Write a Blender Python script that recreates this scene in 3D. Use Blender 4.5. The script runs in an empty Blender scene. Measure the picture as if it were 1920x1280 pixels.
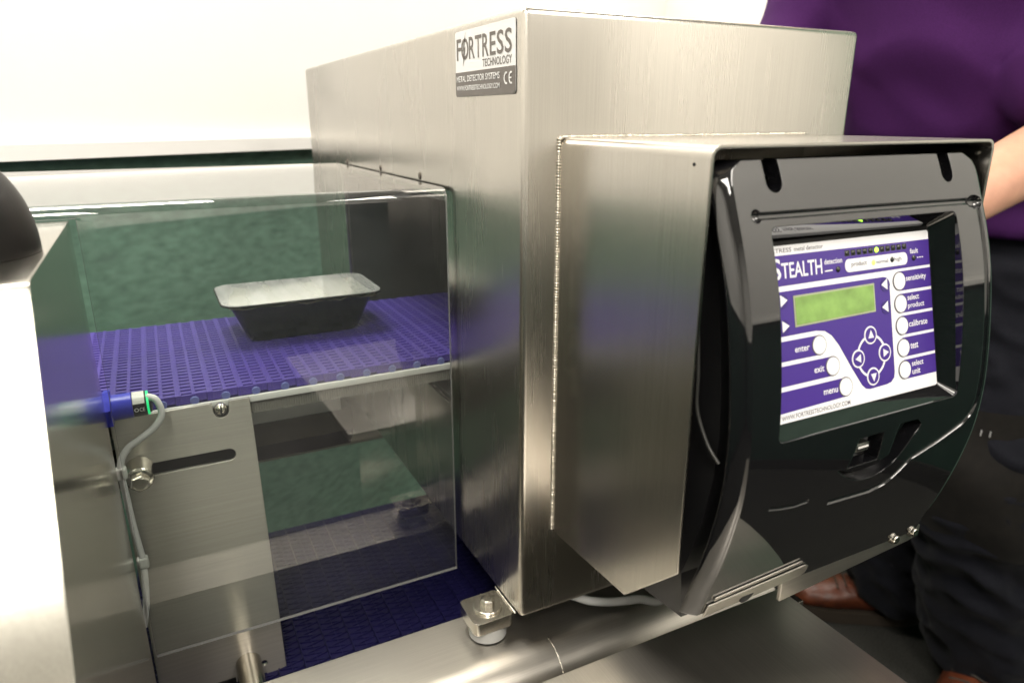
import bpy, bmesh, math, random
from mathutils import Vector, Matrix
R = math.radians
random.seed(4)
sc = bpy.context.scene
col = sc.collection

# ------------------------------------------------------------------ camera
cam_d = bpy.data.cameras.new('camera')
cam = bpy.data.objects.new('camera', cam_d)
col.objects.link(cam)
cam.location = (-0.2469, -0.4712, 1.15)
cam.rotation_euler = (R(90 - 17.65), 0, R(-26.84))
cam_d.sensor_width = 36.0
cam_d.lens = 24.75
cam_d.clip_start = 0.02
cam_d.clip_end = 60
cam_d.dof.use_dof = True
cam_d.dof.focus_distance = 0.57
cam_d.dof.aperture_fstop = 7.1
sc.camera = cam

# ------------------------------------------------------------------ world, lamps, exposure
world = bpy.data.worlds.new('World')
sc.world = world
world.use_nodes = True
bg = world.node_tree.nodes['Background']
bg.inputs[0].default_value = (1.0, 0.95, 0.88, 1)
bg.inputs[1].default_value = 0.05

def area(name, loc, size, power, color=(1.0, 0.94, 0.85), rot=(0, 0, 0)):
    d = bpy.data.lights.new(name, 'AREA')
    d.shape = 'RECTANGLE'
    d.size, d.size_y = size
    d.energy = power
    d.color = color
    o = bpy.data.objects.new(name, d)
    o.location = loc
    o.rotation_euler = rot
    col.objects.link(o)
    return o
area('ceiling_lamp', (-0.75, -1.7, 2.52), (0.6, 1.2), 60)
area('ceiling_lamp', (0.75, -1.5, 2.52), (0.6, 1.2), 38)
area('ceiling_lamp', (-0.40, 0.35, 2.52), (0.6, 0.6), 33)
area('ceiling_lamp', (0.90, 0.9, 2.52), (0.6, 0.6), 24)

sc.render.engine = 'CYCLES'
sc.cycles.max_bounces = 10
sc.cycles.transparent_max_bounces = 16
sc.cycles.caustics_reflective = False
sc.cycles.caustics_refractive = False
sc.cycles.use_denoising = True
sc.cycles.sample_clamp_indirect = 6
sc.view_settings.view_transform = 'Standard'
sc.view_settings.look = 'None'
sc.view_settings.gamma = 1
sc.view_settings.exposure = 0.0
sc.view_settings.use_curve_mapping = False

# ------------------------------------------------------------------ materials
MATS = {}
def base_mat(name):
    m = bpy.data.materials.new(name)
    m.use_nodes = True
    return m, m.node_tree.nodes, m.node_tree.links, m.node_tree.nodes['Principled BSDF']

def plain(name, color, rough=0.5, metal=0.0, spec=0.5, noise=0.0, nscale=40, bump=0.0, bscale=200, bevel=0.0,
          emit=None, emit_s=0.0, coat=0.0, sheen=0.0, stretch=(1, 1, 1), trans=0.0, sss=0.0):
    m, N, L, P = base_mat(name)
    P.inputs['Base Color'].default_value = (*color, 1)
    P.inputs['Roughness'].default_value = rough
    P.inputs['Metallic'].default_value = metal
    P.inputs['Specular IOR Level'].default_value = spec
    P.inputs['Coat Weight'].default_value = coat
    P.inputs['Sheen Weight'].default_value = sheen
    P.inputs['Transmission Weight'].default_value = trans
    if sss:
        P.inputs['Subsurface Weight'].default_value = sss
        P.inputs['Subsurface Radius'].default_value = (0.01, 0.004, 0.002)
    if emit:
        P.inputs['Emission Color'].default_value = (*emit, 1)
        P.inputs['Emission Strength'].default_value = emit_s
    tc = N.new('ShaderNodeTexCoord')
    mp = N.new('ShaderNodeMapping')
    mp.inputs['Scale'].default_value = stretch
    L.new(tc.outputs['Object'], mp.inputs['Vector'])
    if noise:
        t = N.new('ShaderNodeTexNoise')
        t.inputs['Scale'].default_value = nscale
        t.inputs['Detail'].default_value = 5
        L.new(mp.outputs[0], t.inputs['Vector'])
        r = N.new('ShaderNodeMapRange')
        r.inputs['To Min'].default_value = 1 - noise
        r.inputs['To Max'].default_value = 1 + noise
        r.inputs['From Min'].default_value = 0.25
        r.inputs['From Max'].default_value = 0.75
        L.new(t.outputs[0], r.inputs['Value'])
        mx = N.new('ShaderNodeMix')
        mx.data_type = 'RGBA'
        mx.blend_type = 'MULTIPLY'
        mx.inputs['Factor'].default_value = 1
        mx.inputs['A'].default_value = (*color, 1)
        L.new(r.outputs[0], mx.inputs['B'])
        L.new(mx.outputs['Result'], P.inputs['Base Color'])
    nrm = None
    if bevel:
        b = N.new('ShaderNodeBevel')
        b.samples = 4
        b.inputs['Radius'].default_value = bevel
        nrm = b.outputs[0]
    if bump:
        t2 = N.new('ShaderNodeTexNoise')
        t2.inputs['Scale'].default_value = bscale
        t2.inputs['Detail'].default_value = 4
        L.new(mp.outputs[0], t2.inputs['Vector'])
        bp = N.new('ShaderNodeBump')
        bp.inputs['Strength'].default_value = bump
        bp.inputs['Distance'].default_value = 0.002
        L.new(t2.outputs[0], bp.inputs['Height'])
        if nrm:
            L.new(nrm, bp.inputs['Normal'])
        nrm = bp.outputs[0]
    if nrm:
        L.new(nrm, P.inputs['Normal'])
    MATS[name] = m
    return m

def steel(name, grain, color=(0.54, 0.512, 0.465), rough=0.30, var=0.07, bump=0.011, aniso=0.0, rot=0.0, bevel=0.0015):
    """brushed stainless; grain = axis letter along which the brushing runs"""
    m, N, L, P = base_mat(name)
    P.inputs['Metallic'].default_value = 1
    tc = N.new('ShaderNodeTexCoord')
    mp = N.new('ShaderNodeMapping')
    s = {'X': (9, 1500, 1500), 'Y': (1500, 9, 1500), 'Z': (1500, 1500, 9)}[grain]
    mp.inputs['Scale'].default_value = s
    L.new(tc.outputs['Object'], mp.inputs['Vector'])
    t = N.new('ShaderNodeTexNoise')
    t.inputs['Scale'].default_value = 1.0
    t.inputs['Detail'].default_value = 3
    L.new(mp.outputs[0], t.inputs['Vector'])
    # large soft handling marks
    t2 = N.new('ShaderNodeTexNoise')
    t2.inputs['Scale'].default_value = 9
    t2.inputs['Detail'].default_value = 4
    mp2 = N.new('ShaderNodeMapping')
    mp2.inputs['Scale'].default_value = {'X': (.5, 1.5, 1.5), 'Y': (1.5, .5, 1.5), 'Z': (1.5, 1.5, .5)}[grain]
    L.new(tc.outputs['Object'], mp2.inputs['Vector'])
    L.new(mp2.outputs[0], t2.inputs['Vector'])
    add = N.new('ShaderNodeMath')
    add.operation = 'ADD'
    fine = N.new('ShaderNodeMapRange')       # fine brushing only tints the gloss a little
    fine.inputs['To Min'].default_value = 0.36
    fine.inputs['To Max'].default_value = 0.64
    L.new(t.outputs[0], fine.inputs['Value'])
    L.new(fine.outputs[0], add.inputs[0])
    L.new(t2.outputs[0], add.inputs[1])
    r = N.new('ShaderNodeMapRange')
    r.inputs['From Min'].default_value = 0.5
    r.inputs['From Max'].default_value = 1.5
    r.inputs['To Min'].default_value = rough - var
    r.inputs['To Max'].default_value = rough + var
    L.new(add.outputs[0], r.inputs['Value'])
    L.new(r.outputs[0], P.inputs['Roughness'])
    cr = N.new('ShaderNodeMapRange')
    cr.inputs['From Min'].default_value = 0.3
    cr.inputs['From Max'].default_value = 0.7
    cr.inputs['To Min'].default_value = 0.925
    cr.inputs['To Max'].default_value = 1.06
    L.new(t.outputs[0], cr.inputs['Value'])
    mx = N.new('ShaderNodeMix')
    mx.data_type = 'RGBA'
    mx.blend_type = 'MULTIPLY'
    mx.inputs['Factor'].default_value = 1
    mx.inputs['A'].default_value = (*color, 1)
    L.new(cr.outputs[0], mx.inputs['B'])
    L.new(mx.outputs['Result'], P.inputs['Base Color'])
    bv = N.new('ShaderNodeBevel')
    bv.samples = 4
    bv.inputs['Radius'].default_value = bevel
    bp = N.new('ShaderNodeBump')
    bp.inputs['Strength'].default_value = bump
    bp.inputs['Distance'].default_value = 0.0005
    L.new(t.outputs[0], bp.inputs['Height'])
    L.new(bv.outputs[0], bp.inputs['Normal'])
    L.new(bp.outputs[0], P.inputs['Normal'])
    if aniso:
        P.inputs['Anisotropic'].default_value = aniso
        P.inputs['Anisotropic Rotation'].default_value = rot
        tg = N.new('ShaderNodeTangent')
        tg.direction_type = 'RADIAL'
        tg.axis = 'Z'
        L.new(tg.outputs[0], P.inputs['Tangent'])
    MATS[name] = m
    return m

def clear(name, ior=1.62, tint=(0.93, 0.95, 0.94), haze=0.03, rough=0.0, scratch=True):
    """clear plastic sheet: Fresnel mirror over see-through, white haze for scratches and painted-in reflections"""
    m, N, L, P = base_mat(name)
    N.remove(P)
    out = N['Material Output']
    tr = N.new('ShaderNodeBsdfTransparent')
    tr.inputs[0].default_value = (*tint, 1)
    gl = N.new('ShaderNodeBsdfGlossy')
    gl.inputs['Roughness'].default_value = rough
    gl.inputs['Color'].default_value = (1, 1, 1, 1)
    df = N.new('ShaderNodeBsdfDiffuse')
    df.inputs[0].default_value = (0.8, 0.8, 0.8, 1)
    fr = N.new('ShaderNodeFresnel')
    fr.inputs[0].default_value = ior
    ge = N.new('ShaderNodeNewGeometry')
    inv = N.new('ShaderNodeMath')
    inv.operation = 'SUBTRACT'
    inv.inputs[0].default_value = 1
    L.new(ge.outputs['Backfacing'], inv.inputs[1])
    mul = N.new('ShaderNodeMath')
    mul.operation = 'MULTIPLY'
    two = N.new('ShaderNodeMath')          # both faces of the sheet: 2F / (1 + F)
    two.operation = 'MULTIPLY'
    two.inputs[1].default_value = 2
    L.new(fr.outputs[0], two.inputs[0])
    one = N.new('ShaderNodeMath')
    one.operation = 'ADD'
    one.inputs[1].default_value = 1
    L.new(fr.outputs[0], one.inputs[0])
    dv = N.new('ShaderNodeMath')
    dv.operation = 'DIVIDE'
    L.new(two.outputs[0], dv.inputs[0])
    L.new(one.outputs[0], dv.inputs[1])
    L.new(inv.outputs[0], mul.inputs[0])
    L.new(dv.outputs[0], mul.inputs[1])
    tc = N.new('ShaderNodeTexCoord')
    mp = N.new('ShaderNodeMapping')
    mp.inputs['Scale'].default_value = (9, 1, 30)
    L.new(tc.outputs['Object'], mp.inputs['Vector'])
    no = N.new('ShaderNodeTexNoise')
    no.inputs['Scale'].default_value = 5
    no.inputs['Detail'].default_value = 6
    L.new(mp.outputs[0], no.inputs['Vector'])
    hz = N.new('ShaderNodeMapRange')
    hz.inputs['From Min'].default_value = 0.35
    hz.inputs['From Max'].default_value = 0.75
    hz.inputs['To Min'].default_value = haze * 0.75
    hz.inputs['To Max'].default_value = haze * 1.3
    L.new(no.outputs[0], hz.inputs['Value'])
    hm = N.new('ShaderNodeMath')
    hm.operation = 'MULTIPLY'
    L.new(hz.outputs[0], hm.inputs[0])
    L.new(inv.outputs[0], hm.inputs[1])
    m1 = N.new('ShaderNodeMixShader')
    L.new(hm.outputs[0], m1.inputs[0])
    L.new(tr.outputs[0], m1.inputs[1])
    L.new(df.outputs[0], m1.inputs[2])
    m2 = N.new('ShaderNodeMixShader')
    L.new(mul.outputs[0], m2.inputs[0])
    L.new(m1.outputs[0], m2.inputs[1])
    L.new(gl.outputs[0], m2.inputs[2])
    L.new(m2.outputs[0], out.inputs['Surface'])
    MATS[name] = m
    return m

S_HEADX = steel('brushed_steel_case', 'Z', rough=0.27, var=0.028)
S_Z = steel('brushed_steel_upright', 'Z', rough=0.25, var=0.025)
S_X = steel('brushed_steel_plate', 'X', rough=0.36, var=.05)
S_Y = steel('brushed_steel_lid', 'Y', rough=0.37, var=.05)
S_MIR = steel('polished_steel_console', 'Z', rough=0.17, var=0.04, color=(0.58, 0.56, 0.50))
S_HW = steel('turned_steel', 'Z', rough=0.22, bump=0.02, color=(0.62, 0.59, 0.53), bevel=0.0005)
S_RAIL = steel('satin_steel_rail', 'X', rough=0.40)
S_PLATE = steel('crosswise_brushed_steel', 'X', rough=0.40, var=.05, aniso=0.85, rot=0.25)
S_DARK = steel('dark_steel', 'X', rough=0.35, color=(0.16, 0.14, 0.12))
M_WELD = plain('weld_metal', (0.72, 0.68, 0.60), 0.24, 1.0, bump=0.4, bscale=700)
M_BLACK = plain('gloss_black_plastic', (0.006, 0.006, 0.007), 0.05, 0, 0.6, bevel=0.0012, coat=0.7)
M_BLACKM = plain('matt_black_plastic', (0.012, 0.012, 0.013), 0.4)
M_DOME = plain('black_rubber_dome', (0.006, 0.005, 0.005), 0.42, 0, 0.3, noise=0.2)
M_LINER = plain('aperture_liner', (0.03, 0.03, 0.03), 0.5)
M_KWHITE = plain('keypad_white', (0.82, 0.82, 0.84), 0.35)
M_KBLUE = plain('keypad_violet', (0.055, 0.022, 0.235), 0.38)
M_KDARK = plain('keypad_dark_violet', (0.035, 0.014, 0.17), 0.3)
M_KTEXT = plain('keypad_grey_print', (0.12, 0.11, 0.13), 0.5)
M_LCD = plain('liquid_crystal_green', (0.20, 0.34, 0.085), 0.25, noise=0.25, nscale=90, emit=(0.35, 0.65, 0.08), emit_s=0.06)
M_LCDF = plain('lcd_grey_frame', (0.35, 0.38, 0.25), 0.4)
M_LEDOFF = plain('led_unlit', (0.02, 0.022, 0.02), 0.25)
M_LEDON = plain('led_lit_green', (0.3, 0.6, 0.05), 0.3, emit=(0.45, 1.0, 0.06), emit_s=4.0)
M_LWHITE = plain('label_white', (0.80, 0.80, 0.79), 0.3)
M_LGREY = plain('label_grey', (0.125, 0.11, 0.098), 0.35)
M_LPRINT = plain('label_print_grey', (0.13, 0.115, 0.10), 0.4)
M_BELT = plain('violet_belt_plastic', (0.072, 0.046, 0.29), 0.42, 0, 0.4, noise=0.12, nscale=30, bevel=0.0006)
M_BELTD = plain('violet_belt_darkened', (0.012, 0.010, 0.065), 0.5, 0, 0.25, noise=0.25, nscale=25)  # belt violet darkened to put the slots' shade into the colour; also return run
M_PIN = plain('pale_blue_pin', (0.13, 0.15, 0.40), 0.4)
M_WHITEP = plain('white_plastic', (0.78, 0.77, 0.73), 0.35, noise=0.05)
M_RIB = plain('grey_ribbed_rubber', (0.24, 0.23, 0.20), 0.5)
M_TRAY = plain('black_tray_plastic', (0.006, 0.005, 0.005), 0.25, 0, 0.35)
M_FOOD = plain('pale_mash', (0.80, 0.74, 0.60), 0.5, noise=0.08, nscale=60, bump=0.4, bscale=80, sss=0.2)
M_MEAT = plain('brown_gravy', (0.09, 0.025, 0.012), 0.35, noise=0.4, nscale=60)
M_SBLUE = plain('blue_sensor_plastic', (0.035, 0.045, 0.50), 0.32, bump=0.1, bscale=300)
M_SBLACK = plain('sensor_black', (0.01, 0.01, 0.01), 0.4)
M_GREENLED = plain('sensor_green_glow', (0.02, 0.5, 0.2), 0.3, emit=(0.02, 0.85, 0.25), emit_s=0.9)
M_CABLE = plain('grey_cable', (0.72, 0.72, 0.70), 0.42, noise=0.06)
M_WIRE = plain('dark_grey_wire', (0.045, 0.045, 0.042), 0.4)
M_TIE = plain('white_nylon', (0.66, 0.66, 0.62), 0.4)
M_SHIRT = plain('purple_cotton', (0.048, 0.0085, 0.076), 0.85, 0, 0.2, noise=0.18, nscale=500, bump=0.35, bscale=900)
M_TROU = plain('navy_work_cloth', (0.0045, 0.005, 0.009), 0.85, 0, 0.2, noise=0.25, nscale=300, bump=0.25, bscale=700, sheen=0.05)
M_PATCH = plain('black_knee_cloth', (0.007, 0.006, 0.005), 0.8, 0, 0.2, noise=0.35, nscale=60, sheen=0.05)
M_THREAD = plain('pale_thread', (0.5, 0.5, 0.5), 0.7)
M_SKIN = plain('skin', (0.62, 0.33, 0.23), 0.5, 0, 0.4, noise=0.08, nscale=60, sss=0.15)
M_HAIR = plain('brown_hair', (0.03, 0.018, 0.01), 0.6, noise=0.3, nscale=150)
M_EYE = plain('eye_white', (0.75, 0.74, 0.72), 0.2)
M_BOOT = plain('brown_leather', (0.09, 0.022, 0.008), 0.42, 0, 0.5, noise=0.35, nscale=45, bump=0.25, bscale=150)
M_SOLE = plain('boot_sole', (0.035, 0.026, 0.018), 0.7)
M_WALLW = plain('white_wall_paint', (0.82, 0.81, 0.78), 0.55, noise=0.015, nscale=4)
M_GREEN_DIM = plain('green_wall_darkened', (0.014, 0.042, 0.030), 0.6, 0, 0.3, noise=0.2, nscale=8)  # darkened copy of the wall green, keeps reflections of unseen walls dark
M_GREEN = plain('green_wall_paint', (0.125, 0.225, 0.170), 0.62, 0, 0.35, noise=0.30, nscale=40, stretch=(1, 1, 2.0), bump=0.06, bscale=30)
M_CEIL = plain('ceiling_tile', (0.55, 0.54, 0.51), 0.8)
M_FLOOR = plain('grey_carpet', (0.033, 0.033, 0.030), 0.95, 0, 0.1, noise=0.6, nscale=260, bump=0.6, bscale=420)
M_SKIRT = plain('dark_skirting', (0.02, 0.02, 0.018), 0.5)
M_CLEAR = clear('clear_polycarbonate', haze=0.032)  # haze stands for scratches and also for soft reflections of the room
M_EDGE = plain('polycarbonate_edge', (0.20, 0.19, 0.19), 0.15, 0, 0.6)
M_FILM = clear('clear_film', ior=1.55, haze=0.62, rough=0.08)  # white haze stands in for the bright wall mirrored on the film
M_BEAM = plain('dark_brown_steel', (0.035, 0.028, 0.022), 0.35, 0, 0.5, noise=.2)
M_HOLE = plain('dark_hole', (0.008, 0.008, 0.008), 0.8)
M_USB = plain('usb_metal', (0.65, 0.63, 0.58), 0.3, 1.0)

# ------------------------------------------------------------------ mesh helpers
def finish(name, bm, mat, parent=None, smooth=None, mats=None):
    bmesh.ops.recalc_face_normals(bm, faces=bm.faces)
    me = bpy.data.meshes.new(name)
    bm.to_mesh(me)
    bm.free()
    return link(name, me, mat, parent, smooth, mats)

def link(name, me, mat, parent=None, smooth=None, mats=None):
    if smooth is not None:
        me.polygons.foreach_set('use_smooth', [True] * len(me.polygons))
        me.set_sharp_from_angle(angle=R(smooth))
    for m in (mats or [mat]):
        if m is not None:
            me.materials.append(m)
    o = bpy.data.objects.new(name, me)
    col.objects.link(o)
    if parent is not None:
        par(o, parent)
    return o

def root_of(o):
    while o.parent:
        o = o.parent
    return o

def par(o, p):
    o.parent = p
    if p.type == 'EMPTY':
        o.matrix_parent_inverse = Matrix.Translation(-p.location)
    return o

def thing(name, label, cat, loc=(0, 0, 0), group=None):
    o = bpy.data.objects.new(name, None)
    o.empty_display_size = 0.02
    col.objects.link(o)
    o.location = loc
    tag(o, label, cat, group)
    return o

def tag(o, label, cat, group=None):
    o['label'] = label
    o['category'] = cat
    if group:
        o['group'] = group
    return o

def struct(o):
    o['kind'] = 'structure'
    return o

def box(bm, x0, x1, y0, y1, z0, z1, bev=0.0, seg=2):
    r = bmesh.ops.create_cube(bm, size=1)
    vs = r['verts']
    for v in vs:
        v.co = Vector((x0 + (v.co.x + .5) * (x1 - x0), y0 + (v.co.y + .5) * (y1 - y0), z0 + (v.co.z + .5) * (z1 - z0)))
    if bev:
        es = list({e for v in vs for e in v.link_edges})
        bmesh.ops.bevel(bm, geom=es, offset=bev, segments=seg, affect='EDGES', profile=0.5)
    return vs

def B(name, mat, parent, *a, bev=0.0, seg=2, smooth=None):
    bm = bmesh.new()
    box(bm, *a, bev=bev, seg=seg)
    return finish(name, bm, mat, parent, smooth if smooth else (40 if bev else None))

def frame(axis):
    a = Vector(axis).normalized()
    h = Vector((0, 0, 1)) if abs(a.z) < 0.9 else Vector((1, 0, 0))
    u = a.cross(h).normalized()
    v = a.cross(u).normalized()
    return a, u, v

def cyl(bm, p0, p1, r0, r1=None, n=24, phase=0.0):
    p0, p1 = Vector(p0), Vector(p1)
    r1 = r0 if r1 is None else r1
    a, u, v = frame(p1 - p0)
    ring = []
    for p, r in ((p0, r0), (p1, r1)):
        ring.append([bm.verts.new(p + (u * math.cos(t) + v * math.sin(t)) * r) for t in [phase + 2 * math.pi * i / n for i in range(n)]])
    for i in range(n):
        j = (i + 1) % n
        bm.faces.new((ring[0][i], ring[0][j], ring[1][j], ring[1][i]))
    bm.faces.new(ring[0][::-1])
    bm.faces.new(ring[1])

def lathe(bm, base, axis, prof, n=32):
    """prof: list of (radius, height) along axis from base"""
    base = Vector(base)
    a, u, v = frame(axis)
    rings = []
    for r, h in prof:
        c = base + a * h
        if r < 1e-6:
            rings.append([bm.verts.new(c)])
        else:
            rings.append([bm.verts.new(c + (u * math.cos(2 * math.pi * i / n) + v * math.sin(2 * math.pi * i / n)) * r) for i in range(n)])
    for a_, b_ in zip(rings, rings[1:]):
        for i in range(n):
            j = (i + 1) % n
            if len(a_) == 1:
                bm.faces.new((a_[0], b_[i], b_[j]))
            elif len(b_) == 1:
                bm.faces.new((a_[i], a_[j], b_[0]))
            else:
                bm.faces.new((a_[i], a_[j], b_[j], b_[i]))
    if len(rings[0]) > 1:
        bm.faces.new(rings[0][::-1])
    if len(rings[-1]) > 1:
        bm.faces.new(rings[-1])

def spline(pts, sub=8):
    P = [Vector(p) for p in pts]
    P = [P[0] * 2 - P[1]] + P + [P[-1] * 2 - P[-2]]
    out = []
    for i in range(1, len(P) - 2):
        a, b, c, d = P[i - 1:i + 3]
        for k in range(sub):
            t = k / sub
            out.append(0.5 * ((2 * b) + (c - a) * t + (2 * a - 5 * b + 4 * c - d) * t * t + (3 * b - a - 3 * c + d) * t ** 3))
    out.append(P[-2])
    return out

def tube(bm, pts, rad, n=12, cap=True):
    pts = [Vector(p) for p in pts]
    rr = rad if isinstance(rad, (list, tuple)) else [rad] * len(pts)
    rings = []
    pu = None
    for i, p in enumerate(pts):
        d = (pts[min(i + 1, len(pts) - 1)] - pts[max(i - 1, 0)]).normalized()
        if pu is None:
            _, u, v = frame(d)
        else:
            u = (pu - d * pu.dot(d)).normalized()
            v = d.cross(u)
        pu = u
        rings.append([bm.verts.new(p + (u * math.cos(2 * math.pi * k / n) + v * math.sin(2 * math.pi * k / n)) * rr[i]) for k in range(n)])
    for a_, b_ in zip(rings, rings[1:]):
        for i in range(n):
            j = (i + 1) % n
            bm.faces.new((a_[i], a_[j], b_[j], b_[i]))
    if cap:
        bm.faces.new(rings[0][::-1])
        bm.faces.new(rings[-1])

def prism(bm, pts, d):
    """extrude closed polygon (3D points) by vector d"""
    d = Vector(d)
    a = [bm.verts.new(Vector(p)) for p in pts]
    b = [bm.verts.new(Vector(p) + d) for p in pts]
    n = len(a)
    bm.faces.new(a)
    bm.faces.new(b[::-1])
    for i in range(n):
        j = (i + 1) % n
        bm.faces.new((a[i], b[i], b[j], a[j]))

def rrect(x0, x1, y0, y1, r, n=5):
    out = []
    for cx, cy, a0 in ((x1 - r, y1 - r, 0), (x0 + r, y1 - r, 90), (x0 + r, y0 + r, 180), (x1 - r, y0 + r, 270)):
        for i in range(n + 1):
            a = R(a0 + 90 * i / n)
            out.append((cx + r * math.cos(a), cy + r * math.sin(a)))
    return out

def boolean(o, cutters, smooth=40):
    """subtract meshes from object o (all plain geometry, evaluated here)"""
    tmp = []
    for c in cutters:
        bmesh.ops.recalc_face_normals(c, faces=c.faces)
        me = bpy.data.meshes.new('cut')
        c.to_mesh(me)
        c.free()
        co = bpy.data.objects.new('cut', me)
        col.objects.link(co)
        tmp.append(co)
        md = o.modifiers.new('b', 'BOOLEAN')
        md.operation = 'DIFFERENCE'
        md.solver = 'EXACT'
        md.object = co
    dg = bpy.context.evaluated_depsgraph_get()
    me = bpy.data.meshes.new_from_object(o.evaluated_get(dg))
    o.modifiers.clear()
    o.data = me
    for c in tmp:
        bpy.data.objects.remove(c)
    me.polygons.foreach_set('use_smooth', [True] * len(me.polygons))
    me.set_sharp_from_angle(angle=R(smooth))
    return o

def hexbolt(name, base, axis, r, h, parent, washer=None, mat=None):
    bm = bmesh.new()
    base = Vector(base)
    a = Vector(axis).normalized()
    cyl(bm, base, base + a * h * 0.85, r, n=6, phase=0.3)
    cyl(bm, base + a * h * 0.85, base + a * h, r, r * 0.86, n=6, phase=0.3)
    lathe(bm, base + a * h * 0.98, a, [(r * 0.72, 0), (r * 0.72, h * 0.08), (r * .6, h * .1)], 20)
    o = finish(name, bm, mat or S_HW, parent)
    if washer:
        bm = bmesh.new()
        lathe(bm, base - a * washer[1], a, [(washer[0], 0), (washer[0], washer[1] * .7), (washer[0] * .95, washer[1])], 32)
        finish('washer', bm, mat or S_HW, o, 40)
    return o

def text_mesh(s, font_scale=1.0):
    cu = bpy.data.curves.new('t', 'FONT')
    cu.body = s
    cu.resolution_u = 3
    cu.offset = 0.012
    o = bpy.data.objects.new('t', cu)
    col.objects.link(o)
    dg = bpy.context.evaluated_depsgraph_get()
    dg.update()
    me = bpy.data.meshes.new_from_object(o.evaluated_get(dg))
    bpy.data.objects.remove(o)
    return me

def lettering(name, s, org, u, v, n, x0, y0, w, h, off, mat, parent, slant=0.0, center=False):
    """flat printed words: fitted into width w and height h (metres) with its lower left at (x0, y0) in the (u, v) plane"""
    me = text_mesh(s)
    xs = [p.co.x for p in me.vertices]
    ys = [p.co.y for p in me.vertices]
    ax, bx, ay, by = min(xs), max(xs), min(ys), max(ys)
    org, u, v, n = Vector(org), Vector(u), Vector(v), Vector(n)
    if w is None:
        w = (bx - ax) * h / (by - ay) * 0.8
    if center:
        x0 -= w / 2
    for p in me.vertices:
        fx = (p.co.x - ax) / (bx - ax)
        fy = (p.co.y - ay) / (by - ay)
        p.co = org + u * (x0 + fx * w) + v * (y0 + fy * h + slant * fx * w) + n * off
    return link(name, me, mat, parent)

# ------------------------------------------------------------------ setting: floor, walls, ceiling
bm = bmesh.new()
box(bm, -3.2, 3.6, -3.6, 3.6, -0.05, 0.0)
struct(finish('floor', bm, M_FLOOR))
bm = bmesh.new()
box(bm, -3.2, 3.6, -3.6, 3.6, 2.56, 2.62)
struct(finish('ceiling', bm, M_CEIL))

def wall_run(name, p, q, z_green, thick, green=None, proud=0.018, slab=0.035):
    """wall from p to q (floor points): dark green below, white boarding standing proud above"""
    p, q = Vector((*p, 0)), Vector((*q, 0))
    d = (q - p).normalized()
    n = Vector((d.y, -d.x, 0))           # towards the room
    def slabm(nm, z0, z1, o0, o1, mat, parent=None):
        bm = bmesh.new()
        prism(bm, [p + n * o0 + Vector((0, 0, z0)), q + n * o0 + Vector((0, 0, z0)), q + n * o1 + Vector((0, 0, z0)), p + n * o1 + Vector((0, 0, z0))], (0, 0, z1 - z0))
        return finish(nm, bm, mat, parent)
    w = struct(slabm(name, 0.0, z_green, -thick, 0.0, green or M_GREEN))
    slabm('white_boarding', z_green + 0.001, 2.56, -thick, proud, M_WALLW, w)
    slabm('ledge', z_green - 0.012, z_green + 0.0105, proud + .001, slab, M_WALLW, w)
    slabm('skirting_board', 0.0, 0.09, 0.001, 0.012, M_SKIRT, w)
    return w
wall_run('wall_back', (-1.231, 0.383), (1.487, 1.742), 1.103, 0.08)
wall_run('wall_right', (1.485, 1.74), (1.463, 0.30), 1.0765, 0.08)
wall_run('wall_right', (1.463, 0.298), (1.428, -0.45), 2.40, 0.08)  # unseen stretch made green to the top, added to darken the lid's reflection
wall_run('wall_right', (1.428, -0.452), (1.30, -3.5), 1.0765, 0.08, M_GREEN_DIM)
wall_run('wall_left', (-2.2, -3.5), (-1.235, 0.383), 1.13, 0.08, M_GREEN_DIM)
wall_run('wall_front', (1.4, -3.3), (-2.3, -3.3), 1.0765, 0.08, M_GREEN_DIM)

# ------------------------------------------------------------------ metal detector
XB, YB, Z0, Z1 = 0.342, 0.748, 0.7165, 1.2235
det = thing('metal_detector', 'tall brushed stainless steel metal detector head with black control panel', 'metal detector', (XB / 2, YB / 2, Z0))
bm = bmesh.new()
box(bm, 0, XB, 0, YB, Z0, Z1, bev=0.005, seg=3)
case = finish('case', bm, S_HEADX, det, 40)
cut = bmesh.new()
box(cut, -0.05, XB + .05, 0.152, 0.545, 0.868, 1.079, bev=0.012, seg=4)
boolean(case, [cut])
# tunnel liner
bm = bmesh.new()
def loop_yz(x, y0, y1, z0, z1, r):
    return [Vector((x, a, b)) for a, b in rrect(y0, y1, z0, z1, r)]
def sleeve(bm, lo, hi, outer, inner):
    rings = []
    for x, pr in ((lo, outer), (hi, outer), (hi, inner), (lo, inner)):
        rings.append([bm.verts.new(p) for p in loop_yz(x, *pr)])
    for k in range(4):
        a_, b_ = rings[k], rings[(k + 1) % 4]
        for i in range(len(a_)):
            j = (i + 1) % len(a_)
            bm.faces.new((a_[i], a_[j], b_[j], b_[i]))
sleeve(bm, 0.004, XB - .004, (0.1535, 0.5435, 0.8695, 1.0775, 0.011), (0.1575, 0.5395, 0.8735, 1.0735, 0.008))
finish('aperture_liner', bm, M_LINER, det, 40)

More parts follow.
